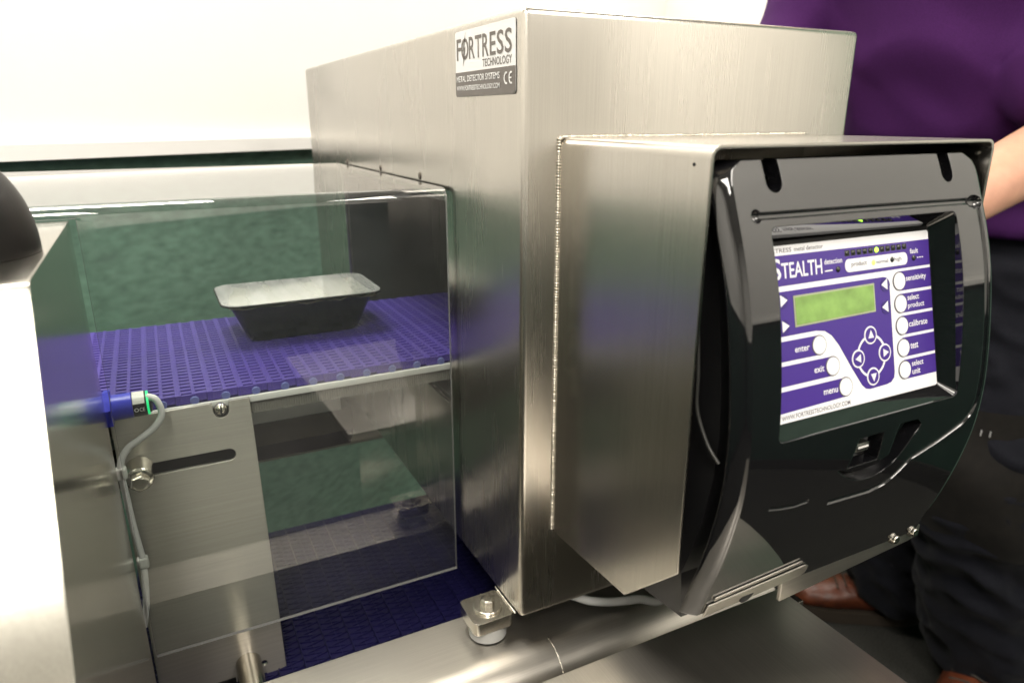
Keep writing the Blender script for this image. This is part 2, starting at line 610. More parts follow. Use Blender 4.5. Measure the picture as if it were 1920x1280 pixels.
# label on the infeed face
lab = None
bm = bmesh.new()
prism(bm, [(-0.0004, y, z) for y, z in rrect(0.0095, 0.1205, 1.1663, 1.2172, 0.003)], (-0.0004, 0, 0))
lab = finish('label_plate', bm, M_LWHITE, det)
bm = bmesh.new()
low = rrect(0.0095, 0.1205, 1.1663, 1.1855, 0.003)
low = [p for p in low if p[1] < 1.175] + [(.1205, 1.1855), (.0095, 1.1855)]
low.sort(key=lambda p: math.atan2(p[1] - 1.176, (p[0] - .065) * .2))
prism(bm, [(-0.0009, y, z) for y, z in low], (-0.0003, 0, 0))
finish('grey_band', bm, M_LGREY, lab)
LO, LU, LV, LN = (-0.0009, 0.1205, 1.1663), (0, -1, 0), (0, 0, 1), (-1, 0, 0)
# FORTRESS with a lightning stroke through the O
for s, x0, w in (('F', .003, .0095), ('O', .0125, .0150), ('R', .0285, .0115), ('T', .0405, .0125), ('R', .0545, .0115), ('E', .0680, .0105), ('S', .0805, .0115), ('S', .0940, .0115)):
    lettering('lettering', s, LO, LU, LV, LN, x0, .0285, w, .0165, 0.0001, M_LPRINT, lab)
bm = bmesh.new()
pl = [(.0225, .0490), (.0188, .0375), (.0212, .0380), (.0165, .0235), (.0180, .0355), (.0160, .0350)]
prism(bm, [Vector(LO) + Vector((-0.0003, -a, b)) for a, b in pl], (-0.0002, 0, 0))
finish('lightning_mark', bm, M_LPRINT, lab)
lettering('lettering', 'TECHNOLOGY', LO, LU, LV, LN, .0545, .0212, .051, .0058, 0.0001, M_LPRINT, lab)
lettering('lettering', 'METAL DETECTOR SYSTEMS', LO, LU, LV, LN, .0030, .0115, .083, .0048, 0.0006, M_LWHITE, lab)
lettering('lettering', 'WWW.FORTRESSTECHNOLOGY.COM', LO, LU, LV, LN, .0030, .0048, .083, .0038, 0.0006, M_LWHITE, lab)
for cx in (.0975, .1055):
    bm = bmesh.new()
    pts_o = [(cx - .0 + .0040 * math.cos(R(a)), .0112 + .0044 * math.sin(R(a))) for a in range(70, 291, 20)]
    pts_i = [(cx - .0 + .0028 * math.cos(R(a)), .0112 + .0031 * math.sin(R(a))) for a in range(290, 69, -20)]
    prism(bm, [Vector(LO) + Vector((-0.0006, -a, b)) for a, b in pts_o + pts_i], (-0.0002, 0, 0))
    if cx > .1:
        prism(bm, [Vector(LO) + Vector((-0.0006, -a, b)) for a, b in rrect(cx - .0030, cx + .0005, .0107, .0117, .0003, 2)], (-0.0002, 0, 0))
    finish('mark', bm, M_LWHITE, lab)

# dull screw caps where the guard meets the case
for y, z, r in ((0.2237, 1.0935, .0038), (0.36, 1.0930, .0036), (0.515, 1.0925, .0034)):
    bm = bmesh.new()
    lathe(bm, (-0.0001, y, z), (-1, 0, 0), [(r, 0), (r, .0004), (r * .8, .0008), (0, .0009)], 20)
    finish('screw_cap', bm, S_DARK, det, 40)

# feet: tab, washer, bolt and white spacer, both ends, both sides
def foot(x0, x1, y0, y1):
    bm = bmesh.new()
    pts = rrect(x0, x1, y0, y1, .006)
    prism(bm, [(a, b, Z0 - .0125) for a, b in pts], (0, 0, .0125))
    f = finish('foot_tab', bm, S_HW, det, 40)
    cx, cy = (x0 + x1) / 2 + .001, (y0 + y1) / 2
    hexbolt('bolt', (cx, cy, Z0 + .0028), (0, 0, 1), .0068, .0062, f, washer=(.0135, .0026))
    bm = bmesh.new()
    lathe(bm, (cx, cy, .6884), (0, 0, 1), [(.0165, 0), (.0178, .001), (.0178, .0152)], 32)
    finish('spacer', bm, M_WHITEP, f, 40)
foot(-0.040, -0.0004, 0.010, 0.049)
foot(-0.040, -0.0004, YB - .049, YB - .010)
foot(XB + .0004, XB + .040, 0.010, 0.049)

def weld(name, pts, r, step, parent):
    """a bead laid in overlapping drops"""
    bm = bmesh.new()
    path = spline(pts, 10)
    acc = 0.0
    for a, b in zip(path, path[1:]):
        L_ = (b - a).length
        while acc < L_:
            p = a.lerp(b, acc / L_)
            rr = r * random.uniform(.8, 1.2)
            d = (b - a).normalized()
            m = Matrix.Translation(p) @ d.to_track_quat('Z', 'Y').to_matrix().to_4x4() @ Matrix.Diagonal((rr, rr, step * .85, 1))
            bmesh.ops.create_icosphere(bm, subdivisions=1, radius=1, matrix=m)
            acc += step * random.uniform(.8, 1.15)
        acc -= L_
    o = finish(name, bm, M_WELD, parent, 80)
    return o
weld('weld_bead', [(-0.0006, .0508, Z0 + .0006), (-0.0006, .030, Z0 + .0006), (-0.0006, .0088, Z0 + .0006)], .0013, .0021, det)

# control housing: folded sheet welded to the front face
HX0, HX1, HY, HT, HB = 0.031, 0.291, -0.1645, 1.1355, 0.801
T = 0.0022
def hood_section(y, inset, zb):
    """open U section at depth y: left wall up, over the top, right wall down"""
    r = .007 - inset * .8
    x0, x1, zt = HX0 + inset, HX1 - inset, HT - inset
    pts = [(x0, zb)]
    for i in range(7):
        a = R(180 - 90 * i / 6)
        pts.append((x0 + r + r * math.cos(a), zt - r + r * math.sin(a)))
    for i in range(7):
        a = R(90 - 90 * i / 6)
        pts.append((x1 - r + r * math.cos(a), zt - r + r * math.sin(a)))
    pts.append((x1, zb))
    return [Vector((a, y, b)) for a, b in pts]
bm = bmesh.new()
stations = [(-0.0003, HB), (-0.055, HB + .003), (-0.110, HB + .006), (HY, 0.8605)]
so, si = [], []
for y, zb in stations:
    so.append([bm.verts.new(p) for p in hood_section(y, 0, zb)])
    si.append([bm.verts.new(p) for p in hood_section(y, T, zb)])
n = len(so[0])
for k in range(len(stations) - 1):
    for i in range(n - 1):
        bm.faces.new((so[k][i], so[k][i + 1], so[k + 1][i + 1], so[k + 1][i]))
        bm.faces.new((si[k][i], si[k + 1][i], si[k + 1][i + 1], si[k][i + 1]))
    for e in (0, n - 1):
        bm.faces.new((so[k][e], so[k + 1][e], si[k + 1][e], si[k][e]))
for k in (0, len(stations) - 1):
    for i in range(n - 1):
        bm.faces.new((so[k][i], si[k][i], si[k][i + 1], so[k][i + 1]))
hood = finish('control_housing', bm, S_Z, det, 40)
weld('weld_bead', [(HX0 - .0006, -.0008, HB + .002), (HX0 - .0006, -.0008, .95), (HX0 - .0006, -.0008, 1.05), (HX0 - .0006, -.0008, HT - .008), (HX0 + .0012, -.0008, HT - .0012), (HX0 + .008, -.0008, HT + .0006),
                   (.12, -.0008, HT + .0006), (.2, -.0008, HT + .0006), (HX1 - .005, -.0008, HT + .0006)], .0017, .0021, hood)
for x, z in ((HX1 - .0026, 1.1255),):
    bm = bmesh.new()
    lathe(bm, (x, -.155, z), (-1, 0, 0), [(.0014, 0), (.0014, .0006)], 12)
    finish('rivet', bm, M_WELD, hood)
bm = bmesh.new()
lathe(bm, (HX0 - .0001, -.151, 1.1245), (-1, 0, 0), [(.0011, 0), (.0011, .0002)], 12)
finish('pin_hole', bm, M_HOLE, hood)

# black control fascia, bowed outwards
PROF = [(0.815, -.1625), (0.822, -.1685), (0.845, -.1765), (0.870, -.1850), (0.900, -.1930), (0.930, -.1985), (0.960, -.2000), (0.990, -.1978), (1.020, -.1935), (1.050, -.1875), (1.075, -.1800), (1.100, -.1705), (1.118, -.1632), (1.1265, -.1590)]
def front_y(z):
    if z <= PROF[0][0]:
        return PROF[0][1]
    for i, ((a, ya), (b, yb)) in enumerate(zip(PROF, PROF[1:])):
        if z <= b:
            t = (z - a) / (b - a)
            y0 = PROF[max(i - 1, 0)]
            y3 = PROF[min(i + 2, len(PROF) - 1)]
            m1 = (yb - y0[1]) / max(b - y0[0], 1e-6) * (b - a)
            m2 = (y3[1] - ya) / max(y3[0] - a, 1e-6) * (b - a)
            h = lambda t: (2 * t ** 3 - 3 * t ** 2 + 1) * ya + (t ** 3 - 2 * t ** 2 + t) * m1 + (-2 * t ** 3 + 3 * t ** 2) * yb + (t ** 3 - t ** 2) * m2
            return h(t)
    return PROF[-1][1]
FX0, FX1 = 0.0385, 0.2835
zs = [0.8262 + (1.1265 - 0.8262) * i / 60 for i in range(61)]
bm = bmesh.new()
rings = []
for z in zs:
    y = front_y(z)
    e = max(0.0, (z - 1.112) / (1.1265 - 1.112))
    ins = .010 * (1 - math.sqrt(max(0, 1 - e * e)))
    x0, x1 = FX0 + ins, FX1 - ins
    ring = [(x0 + .002, y + .0105), (x0, y + .0095)]
    for i in range(6):
        a = R(90 * i / 5)
        t = i / 5
        ring.append((x0 + .0085 * (.75 * t + .25 * (1 - math.cos(a))), y + .0090 * (.75 * (1 - t) + .25 * (1 - math.sin(a)))))
    for i in range(0, 11):
        ring.append((x0 + .0100 + (x1 - x0 - .020) * i / 10, y))
    for i in range(6):
        a = R(90 - 90 * i / 5)
        t = 1 - i / 5
        ring.append((x1 - .0085 * (.75 * t + .25 * (1 - math.cos(a))), y + .0090 * (.75 * (1 - t) + .25 * (1 - math.sin(a)))))
    ring += [(x1, y + .0095), (x1 - .002, y + .0105)]
    rings.append([bm.verts.new((a, b, z)) for a, b in ring])
for a_, b_ in zip(rings, rings[1:]):
    for i in range(len(a_)):
        j = (i + 1) % len(a_)
        bm.faces.new((a_[i], a_[j], b_[j], b_[i]))
bm.faces.new(rings[0])
bm.faces.new(rings[-1])
fas = finish('control_fascia', bm, M_BLACK, det, 30)
OX0, OX1, OZ0, OZ1 = 0.0705, 0.2430, 0.9625, 1.0890
cuts = []
def ycut(poly, y0=-.26, y1=-.10):
    c = bmesh.new()
    prism(c, [(a, y0, b) for a, b in poly], (0, y1 - y0, 0))
    cuts.append(c)
ycut(rrect(OX0, OX1, OZ0, OZ1, .004))
for x0, x1 in ((.0735, .0865), (.2355, .2475)):
    ycut(rrect(x0, x1, 1.1080, 1.150, (x1 - x0) * .49, 6))
ycut([(.1395, .9290), (.1690, .9290), (.1690, .9500), (.1450, .9500)])
cres = [(.1300 + .078 * t, .9300 - .0175 * math.sin(math.pi * min(1, t * 1.05)) ** .8 + .004 * t + (.012 * max(0, t - .75) / .25)) for t in [i / 14 for i in range(15)]]
cres += [(.2085, .9480), (.2030, .9525), (.1850, .9525), (.1830, .9480), (.1800, .9300), (.1690, .9250), (.1500, .9235)]
ycut(cres)
groove = [(.0614, 1.0960), (.10, 1.0958), (.16, 1.0956), (.22, 1.0952), (.2640, 1.0948), (.2685, 1.090), (.2690, 1.06), (.2695, 1.02), (.2695, .98), (.2690, .955), (.2660, .9450), (.2588, .9385), (.2350, .9290), (.2076, .9200), (.1985, .9110), (.1900, .9040), (.1750, .9010), (.1317, .9030)]
gp = []
for a, b in zip(groove, groove[1:]):
    k = max(2, int(math.hypot(b[0] - a[0], b[1] - a[1]) / .006))
    for i in range(k):
        t = i / k
        gp.append((a[0] + (b[0] - a[0]) * t, a[1] + (b[1] - a[1]) * t))
gp.append(groove[-1])
c = bmesh.new()
tube(c, [(x, front_y(z) - .0008, z) for x, z in gp], .0026, n=10)
cuts.append(c)
c = bmesh.new()
tube(c, [(x, front_y(z) - .0008, z) for x, z in [(.0735, .9150), (.085, .9125), (.098, .9105), (.110, .9110)]], .0018, n=10)
cuts.append(c)
c = bmesh.new()
bmesh.ops.create_uvsphere(c, u_segments=16, v_segments=10, radius=.0042, matrix=Matrix.Translation((.0614, front_y(1.096) - .0005, 1.096)))
cuts.append(c)
c = bmesh.new()
bmesh.ops.create_uvsphere(c, u_segments=16, v_segments=10, radius=.0062, matrix=Matrix.Translation((.2655, front_y(1.094) - .0005, 1.094)) @ Matrix.Diagonal((1.4, .8, .8, 1)))
cuts.append(c)
boolean(fas, cuts, 38)

# inner enclosure behind the fascia
bm = bmesh.new()
prof = [(-.012, .806), (-.112, .806), (-.1515, .8105)] + [(front_y(z) + .0285, z) for z in [.845, .87, .90, .93, .96, .99, 1.02, 1.05, 1.08, 1.10, 1.115]] + [(-.012, 1.115)]
prism(bm, [(.0500, y, z) for y, z in prof], (.2225, 0, 0))
finish('enclosure', bm, M_BLACKM, det)

# keypad plane
KA = Vector((0, -.188, .9725))
KV = Vector((0, .026, .1025)).normalized()
KU = Vector((1, 0, 0))
KN = KU.cross(KV).normalized()
def kp(u, v, off=0.0):
    return KA + KU * (u / 1000) + KV * (v / 1000) + KN * off
def kpoly(name, pts, lo, hi, mat, parent):
    bm = bmesh.new()
    prism(bm, [kp(u, v, lo) for u, v in pts], KN * (hi - lo))
    return finish(name, bm, mat, parent)
# bezel from the opening down to the keypad
bm = bmesh.new()
ow = rrect(OX0, OX1, OZ0, OZ1, .004)
iw = rrect(.0755, .2375, .9685, 1.0775, .002)
def on_kplane(x, z, off):
    t = (z - KA.z - KN.z * off) / KV.z
    p = KA + KU * x + KV * t + KN * off
    return p
ro = [bm.verts.new((x, front_y(z) + .0012, z)) for x, z in ow]
ri = [bm.verts.new(on_kplane(x, z, -.0012)) for x, z in iw]
for i in range(len(ro)):
    j = (i + 1) % len(ro)
    bm.faces.new((ro[i], ro[j], ri[j], ri[i]))
finish('bezel', bm, M_BLACK, det, 40)

keypad = kpoly('keypad', [(u, v) for u, v in rrect(75, 236, -4.2, 105.6, 2.0)], -.0020, 0.0, M_KWHITE, det)
L1, L2, L3 = .0002, .0005, .0008
def kblue(pts, name='violet_field', mat=M_KBLUE, l0=0.00002, l1=L1):
    return kpoly(name, pts, l0, l1, mat, keypad)
kblue([(75, 80.6), (235.8, 81.6), (235.8, 99.3), (75, 99.6)])
kblue([(75, 77.4), (186, 77.4), (189, 76.8), (191.2, 75), (192, 72), (191.6, 12), (190.6, 8.2), (187.5, 5.6), (183, 4.8), (166, 4.3), (162, 5.2), (158.5, 8), (150, 20.5), (139, 38), (133, 45), (127, 48.6), (119, 49.8), (75, 49.6)])
kblue([(75, 34), (120.5, 34), (120.5, 46.6), (75, 46.6)])
kblue([(75, 18.4), (131.5, 18.8), (131.5, 31.4), (75, 31.2)])
kblue([(75, 1.8), (142, 3.3), (142, 15.8), (75, 15.4)])
for a, b in ((66.3, 79.6), (51.0, 64.2), (36.0, 49.0), (20.6, 34.0), (5.2, 18.5)):
    kblue([(202, a), (235.8, a), (235.8, b), (202, b)])
def disc(cx, cy, r, n=28):
    return [(cx + r * math.cos(2 * math.pi * i / n), cy + r * math.sin(2 * math.pi * i / n)) for i in range(n)]
for cx, cy in ((202, 73), (202, 57.5), (202, 42.3), (202, 27), (202, 11.7), (121, 40.3), (131.8, 25.1), (142.4, 9.8)):
    b = kpoly('button', disc(cx, cy, 6.5), L1 * .5, L1 + .0002, M_KTEXT, keypad)
    kpoly('button_face', disc(cx, cy, 5.8), L1, L2 + .0002, M_KWHITE, keypad)
def ringpoly(cx, cy, r, w, name='ring', l0=L1 * .5, l1=L2):
    bm = bmesh.new()
    n = 36
    vs = []
    for k, (rr, lo) in enumerate(((r + w / 2, l1), (r - w / 2, l1))):
        vs.append([bm.verts.new(kp(cx + rr * math.cos(2 * math.pi * i / n), cy + rr * math.sin(2 * math.pi * i / n), lo)) for i in range(n)])
    for i in range(n):
        j = (i + 1) % n
        bm.faces.new((vs[0][i], vs[0][j], vs[1][j], vs[1][i]))
    return finish(name, bm, M_KWHITE, keypad)
ringpoly(169.4, 26.3, 13.6, 1.7, 'arrow_ring', l1=L1 + .0001)
for cx, cy, d in ((169.4, 40.2, 90), (169.4, 12.3, 270), (156.1, 26.2, 180), (182.5, 26.6, 0)):
    kpoly('arrow_key', disc(cx, cy, 6.1), L1 * .5, L2, M_KWHITE, keypad)
    kpoly('arrow_key_face', disc(cx, cy, 5.0), L1, L2 + .0002, M_KBLUE, keypad)
    kpoly('arrow', [(cx + 3.3 * math.cos(R(d + k)), cy + 3.3 * math.sin(R(d + k))) for k in (0, 125, 235)], L2, L3 + .0002, M_KWHITE, keypad)
for cx, cy, d in ((186.8, 72.3, 180), (186.3, 57.2, 180), (92.4, 71.8, 0), (92.4, 55.8, 0)):
    kpoly('side_key', disc(cx + (0.6 if d else -.6), cy - .4, 4.6), L1 * .5, L2, M_KDARK, keypad)
    kpoly('arrow', [(cx + k * math.cos(R(d + a)), cy + k * math.sin(R(d + a))) for a, k in ((0, 3.6), (122, 4.4), (238, 4.4))], L1, L2 + .0002, M_KWHITE, keypad)
lcdf = kpoly('display_frame', [(101.3, 54.2), (176.3, 55.2), (176.3, 74.3), (101.3, 73.9)], L1 * .5, L2, M_LCDF, keypad)
kpoly('display', [(102.6, 55.4), (175, 56.4), (175, 73.1), (102.6, 72.7)], L1, L2 + .0002, M_LCD, keypad)
for i in range(11):
    u = 152.6 + 5.68 * i
    kpoly('led_window', [(u - 2.3, 94.2), (u + 2.3, 94.2), (u + 2.3, 98.0), (u - 2.3, 98.0)], L1 * .5, L1 + .0001, M_LEDOFF, keypad)
    bm = bmesh.new()
    lathe(bm, kp(u, 96.1, L1), KN, [(.0017, 0), (.0017, .0003), (.0012, .0008), (0, .001)], 14)
    finish('led', bm, M_LEDON if i == 5 else M_LEDOFF, keypad, 40)
kpoly('white_tablet', rrect(149.8, 211.7, 83.7, 92.2, 3.6), L1 * .5, L2, M_KWHITE, keypad)
for u, v, on in ((177.0, 87.9, True), (195.8, 88.2, False), (143, 86.6, False), (218.6, 87.5, False)):
    bm = bmesh.new()
    lathe(bm, kp(u, v, L2 - .0002), KN, [(.0019, 0), (.0019, .0003), (.0013, .0008), (0, .001)], 16)
    finish('led', bm, M_LEDON if on else M_LEDOFF, keypad, 40)
def kt(s, u, v, w, h, mat, off=L1 + .00008, center=False):
    return lettering('lettering', s, KA, KU, KV, KN, u / 1000, v / 1000, None if w is None else w / 1000, h / 1000, off, mat, keypad, center=center)
kt('S', 85.2, 84.6, 7.6, 13.2, M_KWHITE)
kt('TEALTH', 93.4, 85.2, 35.4, 9.6, M_KWHITE)
kt('FORTRESS', 79.6, 101.2, 23.5, 2.7, M_KTEXT, 0.00006)
kt('metal detector', 105.5, 101.2, 25.5, 2.7, M_KTEXT, 0.00006)
kt('detection', 131, 90.6, 16.4, 3.4, M_KWHITE)
kt('fault', 215.2, 90.6, 8.6, 3.6, M_KWHITE)
kpoly('dash', [(131, 86.0), (138, 86.1), (138, 86.9), (131, 86.8)], L1 * .5, L1 + .0001, M_KWHITE, keypad)
for u in (222.3, 224.8, 227.3):
    kpoly('dash', [(u, 87.1), (u + 1.5, 87.1), (u + 1.5, 87.8), (u, 87.8)], L1 * .5, L1 + .0001, M_KWHITE, keypad)
kt('product', 155.5, 86.2, 15.0, 4.0, M_KTEXT, L2 + .00008)
kt('normal', 179.6, 86.9, 12.0, 2.4, M_KTEXT, L2 + .00008)
kt('high', 198.2, 86.2, 7.2, 3.4, M_KTEXT, L2 + .00008)
kt('sensitivity', 209.2, 71.2, 21.5, 4.8, M_KWHITE)
kt('select', 209.6, 59.0, 12.2, 3.9, M_KWHITE)
kt('product', 209.6, 52.6, 17.4, 4.6, M_KWHITE)
kt('calibrate', 209.4, 40.6, 19.8, 4.2, M_KWHITE)
kt('test', 209.6, 25.2, 8.2, 4.1, M_KWHITE)
kt('select', 209.8, 13.0, 12.4, 3.9, M_KWHITE)
kt('unit', 209.8, 7.2, 8.6, 4.0, M_KWHITE)
kt('enter', 99.5, 38.4, 12.8, 3.4, M_KWHITE)
kt('exit', 115, 23.0, 9.0, 4.0, M_KWHITE)
kt('menu', 122, 7.6, 13.0, 3.0, M_KWHITE)
kt('WWW.FORTRESSTECHNOLOGY.COM', 84, -2.6, 62, 3.0, M_KTEXT, 0.00006)

# usb socket in its recess
bm = bmesh.new()
box(bm, .1405, .1685, -.180, -.1795, .929, .952)
box(bm, .146, .208, -.183, -.1825, .905, .953)
finish('recess_floor', bm, M_BLACKM, det)
bm = bmesh.new()
box(bm, .1480, .1605, -.1965, -.182, .9375, .9435, bev=.0006)
ub = finish('usb_socket', bm, M_USB, det, 40)
bm = bmesh.new()
box(bm, .1490, .1595, -.1968, -.190, .9388, .9422)
finish('socket_opening', bm, M_SBLACK, ub)
bm = bmesh.new()
box(bm, .1493, .1592, -.1971, -.191, .9403, .9417)
finish('socket_tongue', bm, M_WHITEP, ub)

# steel flange and hinge bolts below the fascia
bm = bmesh.new()
prism(bm, [(x, -.1690, z) for x, z in [(.128, .8085), (.272, .8175), (.2820, .8195), (.2845, .8225), (.2845, .8290), (.282, .8310), (.243, .8300), (.2415, .8258), (.128, .8258)]], (0, .0030, 0))
fl = finish('bottom_flange', bm, S_X, det, 40)
for x in (.2490, .2720):
    bm = bmesh.new()
    lathe(bm, (x, -.1692, .8275), (0, -1, 0), [(.0048, 0), (.0048, .0015), (.0036, .0025), (.0036, .0045), (.0030, .0052)], 18)
    finish('hinge_bolt', bm, S_HW, fl, 40)
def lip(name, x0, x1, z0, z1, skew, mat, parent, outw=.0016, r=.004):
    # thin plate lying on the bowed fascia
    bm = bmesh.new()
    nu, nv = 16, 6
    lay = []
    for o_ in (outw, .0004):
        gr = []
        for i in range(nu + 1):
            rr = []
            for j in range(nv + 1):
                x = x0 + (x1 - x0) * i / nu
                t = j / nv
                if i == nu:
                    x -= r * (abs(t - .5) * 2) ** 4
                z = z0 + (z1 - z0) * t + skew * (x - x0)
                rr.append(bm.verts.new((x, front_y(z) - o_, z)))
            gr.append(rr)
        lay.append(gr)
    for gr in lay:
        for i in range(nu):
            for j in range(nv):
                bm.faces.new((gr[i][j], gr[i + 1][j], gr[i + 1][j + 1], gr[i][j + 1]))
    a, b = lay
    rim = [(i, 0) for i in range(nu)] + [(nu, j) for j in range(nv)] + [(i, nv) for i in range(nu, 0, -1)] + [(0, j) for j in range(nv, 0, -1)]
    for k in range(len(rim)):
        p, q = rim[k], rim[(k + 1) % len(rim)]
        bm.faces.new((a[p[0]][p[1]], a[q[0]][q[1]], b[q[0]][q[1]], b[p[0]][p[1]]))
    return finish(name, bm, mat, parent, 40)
lip('fascia_strip', .0560, .1350, .8385, .8415, .075, S_X, det, r=.001)
hp = lip('fascia_plate', .0520, .1455, .8235, .8355, .055, S_X, det)  # thin steel plate laid along the lower left of the fascia
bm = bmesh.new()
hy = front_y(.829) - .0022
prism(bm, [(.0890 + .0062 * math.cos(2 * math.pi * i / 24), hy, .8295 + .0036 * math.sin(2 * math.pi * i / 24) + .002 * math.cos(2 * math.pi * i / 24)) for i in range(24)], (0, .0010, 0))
finish('dark_oval', bm, M_HOLE, hp)
# conduit hanging below the case
bm = bmesh.new()
tube(bm, spline([(.035, .030, .712), (.060, .018, .7105), (.082, .010, .7010), (.105, .004, .6960), (.124, -.010, .702), (.138, -.035, .718), (.142, -.06, .806)], 8), .0042, 14)
finish('conduit', bm, M_CABLE, det, 60)
# wire inside the housing gap
bm = bmesh.new()
tube(bm, spline([(.043, -.150, 1.04), (.0425, -.156, 1.0), (.0425, -.158, .975), (.044, -.168, .955), (.0455, -.178, .945)], 8), .0012, 8)
finish('inner_wire', bm, M_WIRE, det, 60)

# ------------------------------------------------------------------ clear guards over the infeed conveyor
def guard(name, x0, x1, label, end_edge=True):
    Yf, Zt, Yb, Zb, r, t = .140, 1.0885, .553, .683, .010, .004
    def sect(ins):
        rr = r - ins
        pts = [(Yf + ins, Zb)]
        for i in range(9):
            a = R(180 - 90 * i / 8)
            pts.append((Yf + r + rr * math.cos(a), Zt - r + rr * math.sin(a)))
        pts.append((Yb, Zt - ins))
        return pts
    o_, i_ = sect(0), sect(t)
    bm = bmesh.new()
    A = [[bm.verts.new((x, y, z)) for y, z in o_] for x in (x0, x1)]
    Bv = [[bm.verts.new((x, y, z)) for y, z in i_] for x in (x0, x1)]
    n = len(o_)
    for k in range(n - 1):
        bm.faces.new((A[0][k], A[0][k + 1], A[1][k + 1], A[1][k]))
        bm.faces.new((Bv[0][k], Bv[1][k], Bv[1][k + 1], Bv[0][k + 1]))
    edges = []
    for s in (0, 1):
        for k in range(n - 1):
            edges.append(bm.faces.new((A[s][k], Bv[s][k], Bv[s][k + 1], A[s][k + 1])))
    for k in (0, n - 1):
        edges.append(bm.faces.new((A[0][k], A[1][k], Bv[1][k], Bv[0][k])))
    for f in edges:
        f.material_index = 1
    # the top runs on to the left above the console
    C2 = [[bm.verts.new((-.62, y, z)) for y, z in sec[1:]] for sec in (o_, i_)]
    for k in range(n - 2):
        bm.faces.new((A[0][k + 1], A[0][k + 2], C2[0][k + 1], C2[0][k]))
        bm.faces.new((Bv[0][k + 1], C2[1][k], C2[1][k + 1], Bv[0][k + 2]))
    for f in [f for f in edges[:n - 1]][1:]:
        bm.faces.remove(f)
        edges.remove(f)
    edges.append(bm.faces.new((A[0][1], C2[0][0], C2[1][0], Bv[0][1])))
    edges.append(bm.faces.new((A[0][n - 1], Bv[0][n - 1], C2[1][n - 2], C2[0][n - 2])))
    for k in range(n - 2):
        edges.append(bm.faces.new((C2[0][k], C2[0][k + 1], C2[1][k + 1], C2[1][k])))
    for f in edges:
        f.material_index = 1
    o = finish(name, bm, None, None, 50, mats=[M_CLEAR, M_EDGE])
    tag(o, label, 'guard')
    return o
guard('clear_guard', -.2985, -.0045, 'clear bent plastic guard over the violet belt against the steel case')

# ------------------------------------------------------------------ conveyor belt
PITCH, BY0, BY1, BZ = 0.0264, .185, .445, .9125
belt = thing('conveyor_belt', 'violet blue slotted modular plastic conveyor belt running into the steel case', 'conveyor belt', (-.1, .3, .60))
def row_mesh():
    bm = bmesh.new()
    h = .0085
    x = 0.0
    bars = [(0.0, .0022), (.0110, .0140), (.0236, .02636)]
    for a, b in bars:
        box(bm, a, b, BY0, BY1, BZ - h, BZ)
    ny = 28
    dy = (BY1 - BY0) / ny
    for c, (a, b) in enumerate(((.0022, .0110), (.0140, .0236))):
        for k in range(ny + 1):
            yc = BY0 + (k + (0 if c == 0 else .5)) * dy
            w = dy * .28
            y0, y1 = max(BY0, yc - w), min(BY1, yc + w)
            if y1 - y0 > .001:
                box(bm, a, b, y0, y1, BZ - h, BZ - .0004)
    k0 = len(bm.faces)
    box(bm, .0003, .0260, BY0 + .002, BY1 - .002, BZ - h - .0012, BZ - h + .0012)  # dark sheet under the slots carries their shade
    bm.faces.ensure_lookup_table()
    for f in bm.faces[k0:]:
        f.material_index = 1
    me = bpy.data.meshes.new('belt_link')
    bmesh.ops.recalc_face_normals(bm, faces=bm.faces)
    bm.to_mesh(me)
    bm.free()
    me.materials.append(M_BELT)
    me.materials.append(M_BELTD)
    return me
row = row_mesh()
bm = bmesh.new()
lathe(bm, (0, 0, 0), (0, -1, 0), [(.0039, 0), (.0039, .0009), (.0033, .0015), (0, .0016)], 20)
pin_o = finish('hinge_pin', bm, M_PIN, None, 40)
pin_me = pin_o.data
bpy.data.objects.remove(pin_o)
xs0 = .0018 - PITCH / 2
for k in range(-8, 18):
    o = bpy.data.objects.new('belt_link', row)
    col.objects.link(o)
    par(o, belt)
    o.location = (xs0 - k * PITCH, 0, 0)
    if k < 14:
        p = bpy.data.objects.new('hinge_pin', pin_me)
        col.objects.link(p)
        p.parent = o
        p.location = (PITCH / 2 - .0005, BY0 - .0002, BZ - .0058)
# return run, seen from its grooved back
def under_row():
    bm = bmesh.new()
    z = .598
    box(bm, .0004, PITCH - .0004, .10, .445, z - .008, z)
    box(bm, .0, .0012, .10, .445, z - .002, z + .0016)
    box(bm, PITCH * .5, PITCH * .5 + .0008, .10, .445, z - .002, z + .0012)
    k = 0
    y = .10
    while y < .43:
        for a, b in (((.0014, y), (PITCH - .001, y + .0052)), ((PITCH - .001, y + .0052), (.0014, y + .0104))):
            d = Vector((b[0] - a[0], b[1] - a[1], 0)).normalized()
            nn = Vector((-d.y, d.x, 0)) * .0007
            A, Bq = Vector((a[0], a[1], z - .001)), Vector((b[0], b[1], z - .001))
            prism(bm, [A + nn, Bq + nn, Bq - nn, A - nn], (0, 0, .0024))
        y += .0104
    me = bpy.data.meshes.new('return_link')
    bmesh.ops.recalc_face_normals(bm, faces=bm.faces)
    bm.to_mesh(me)
    bm.free()
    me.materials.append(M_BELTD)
    return me
ur = under_row()
for k in range(-10, 13):
    o = bpy.data.objects.new('return_link', ur)
    col.objects.link(o)
    par(o, belt)
    o.location = (-.01 - k * PITCH, 0, 0)

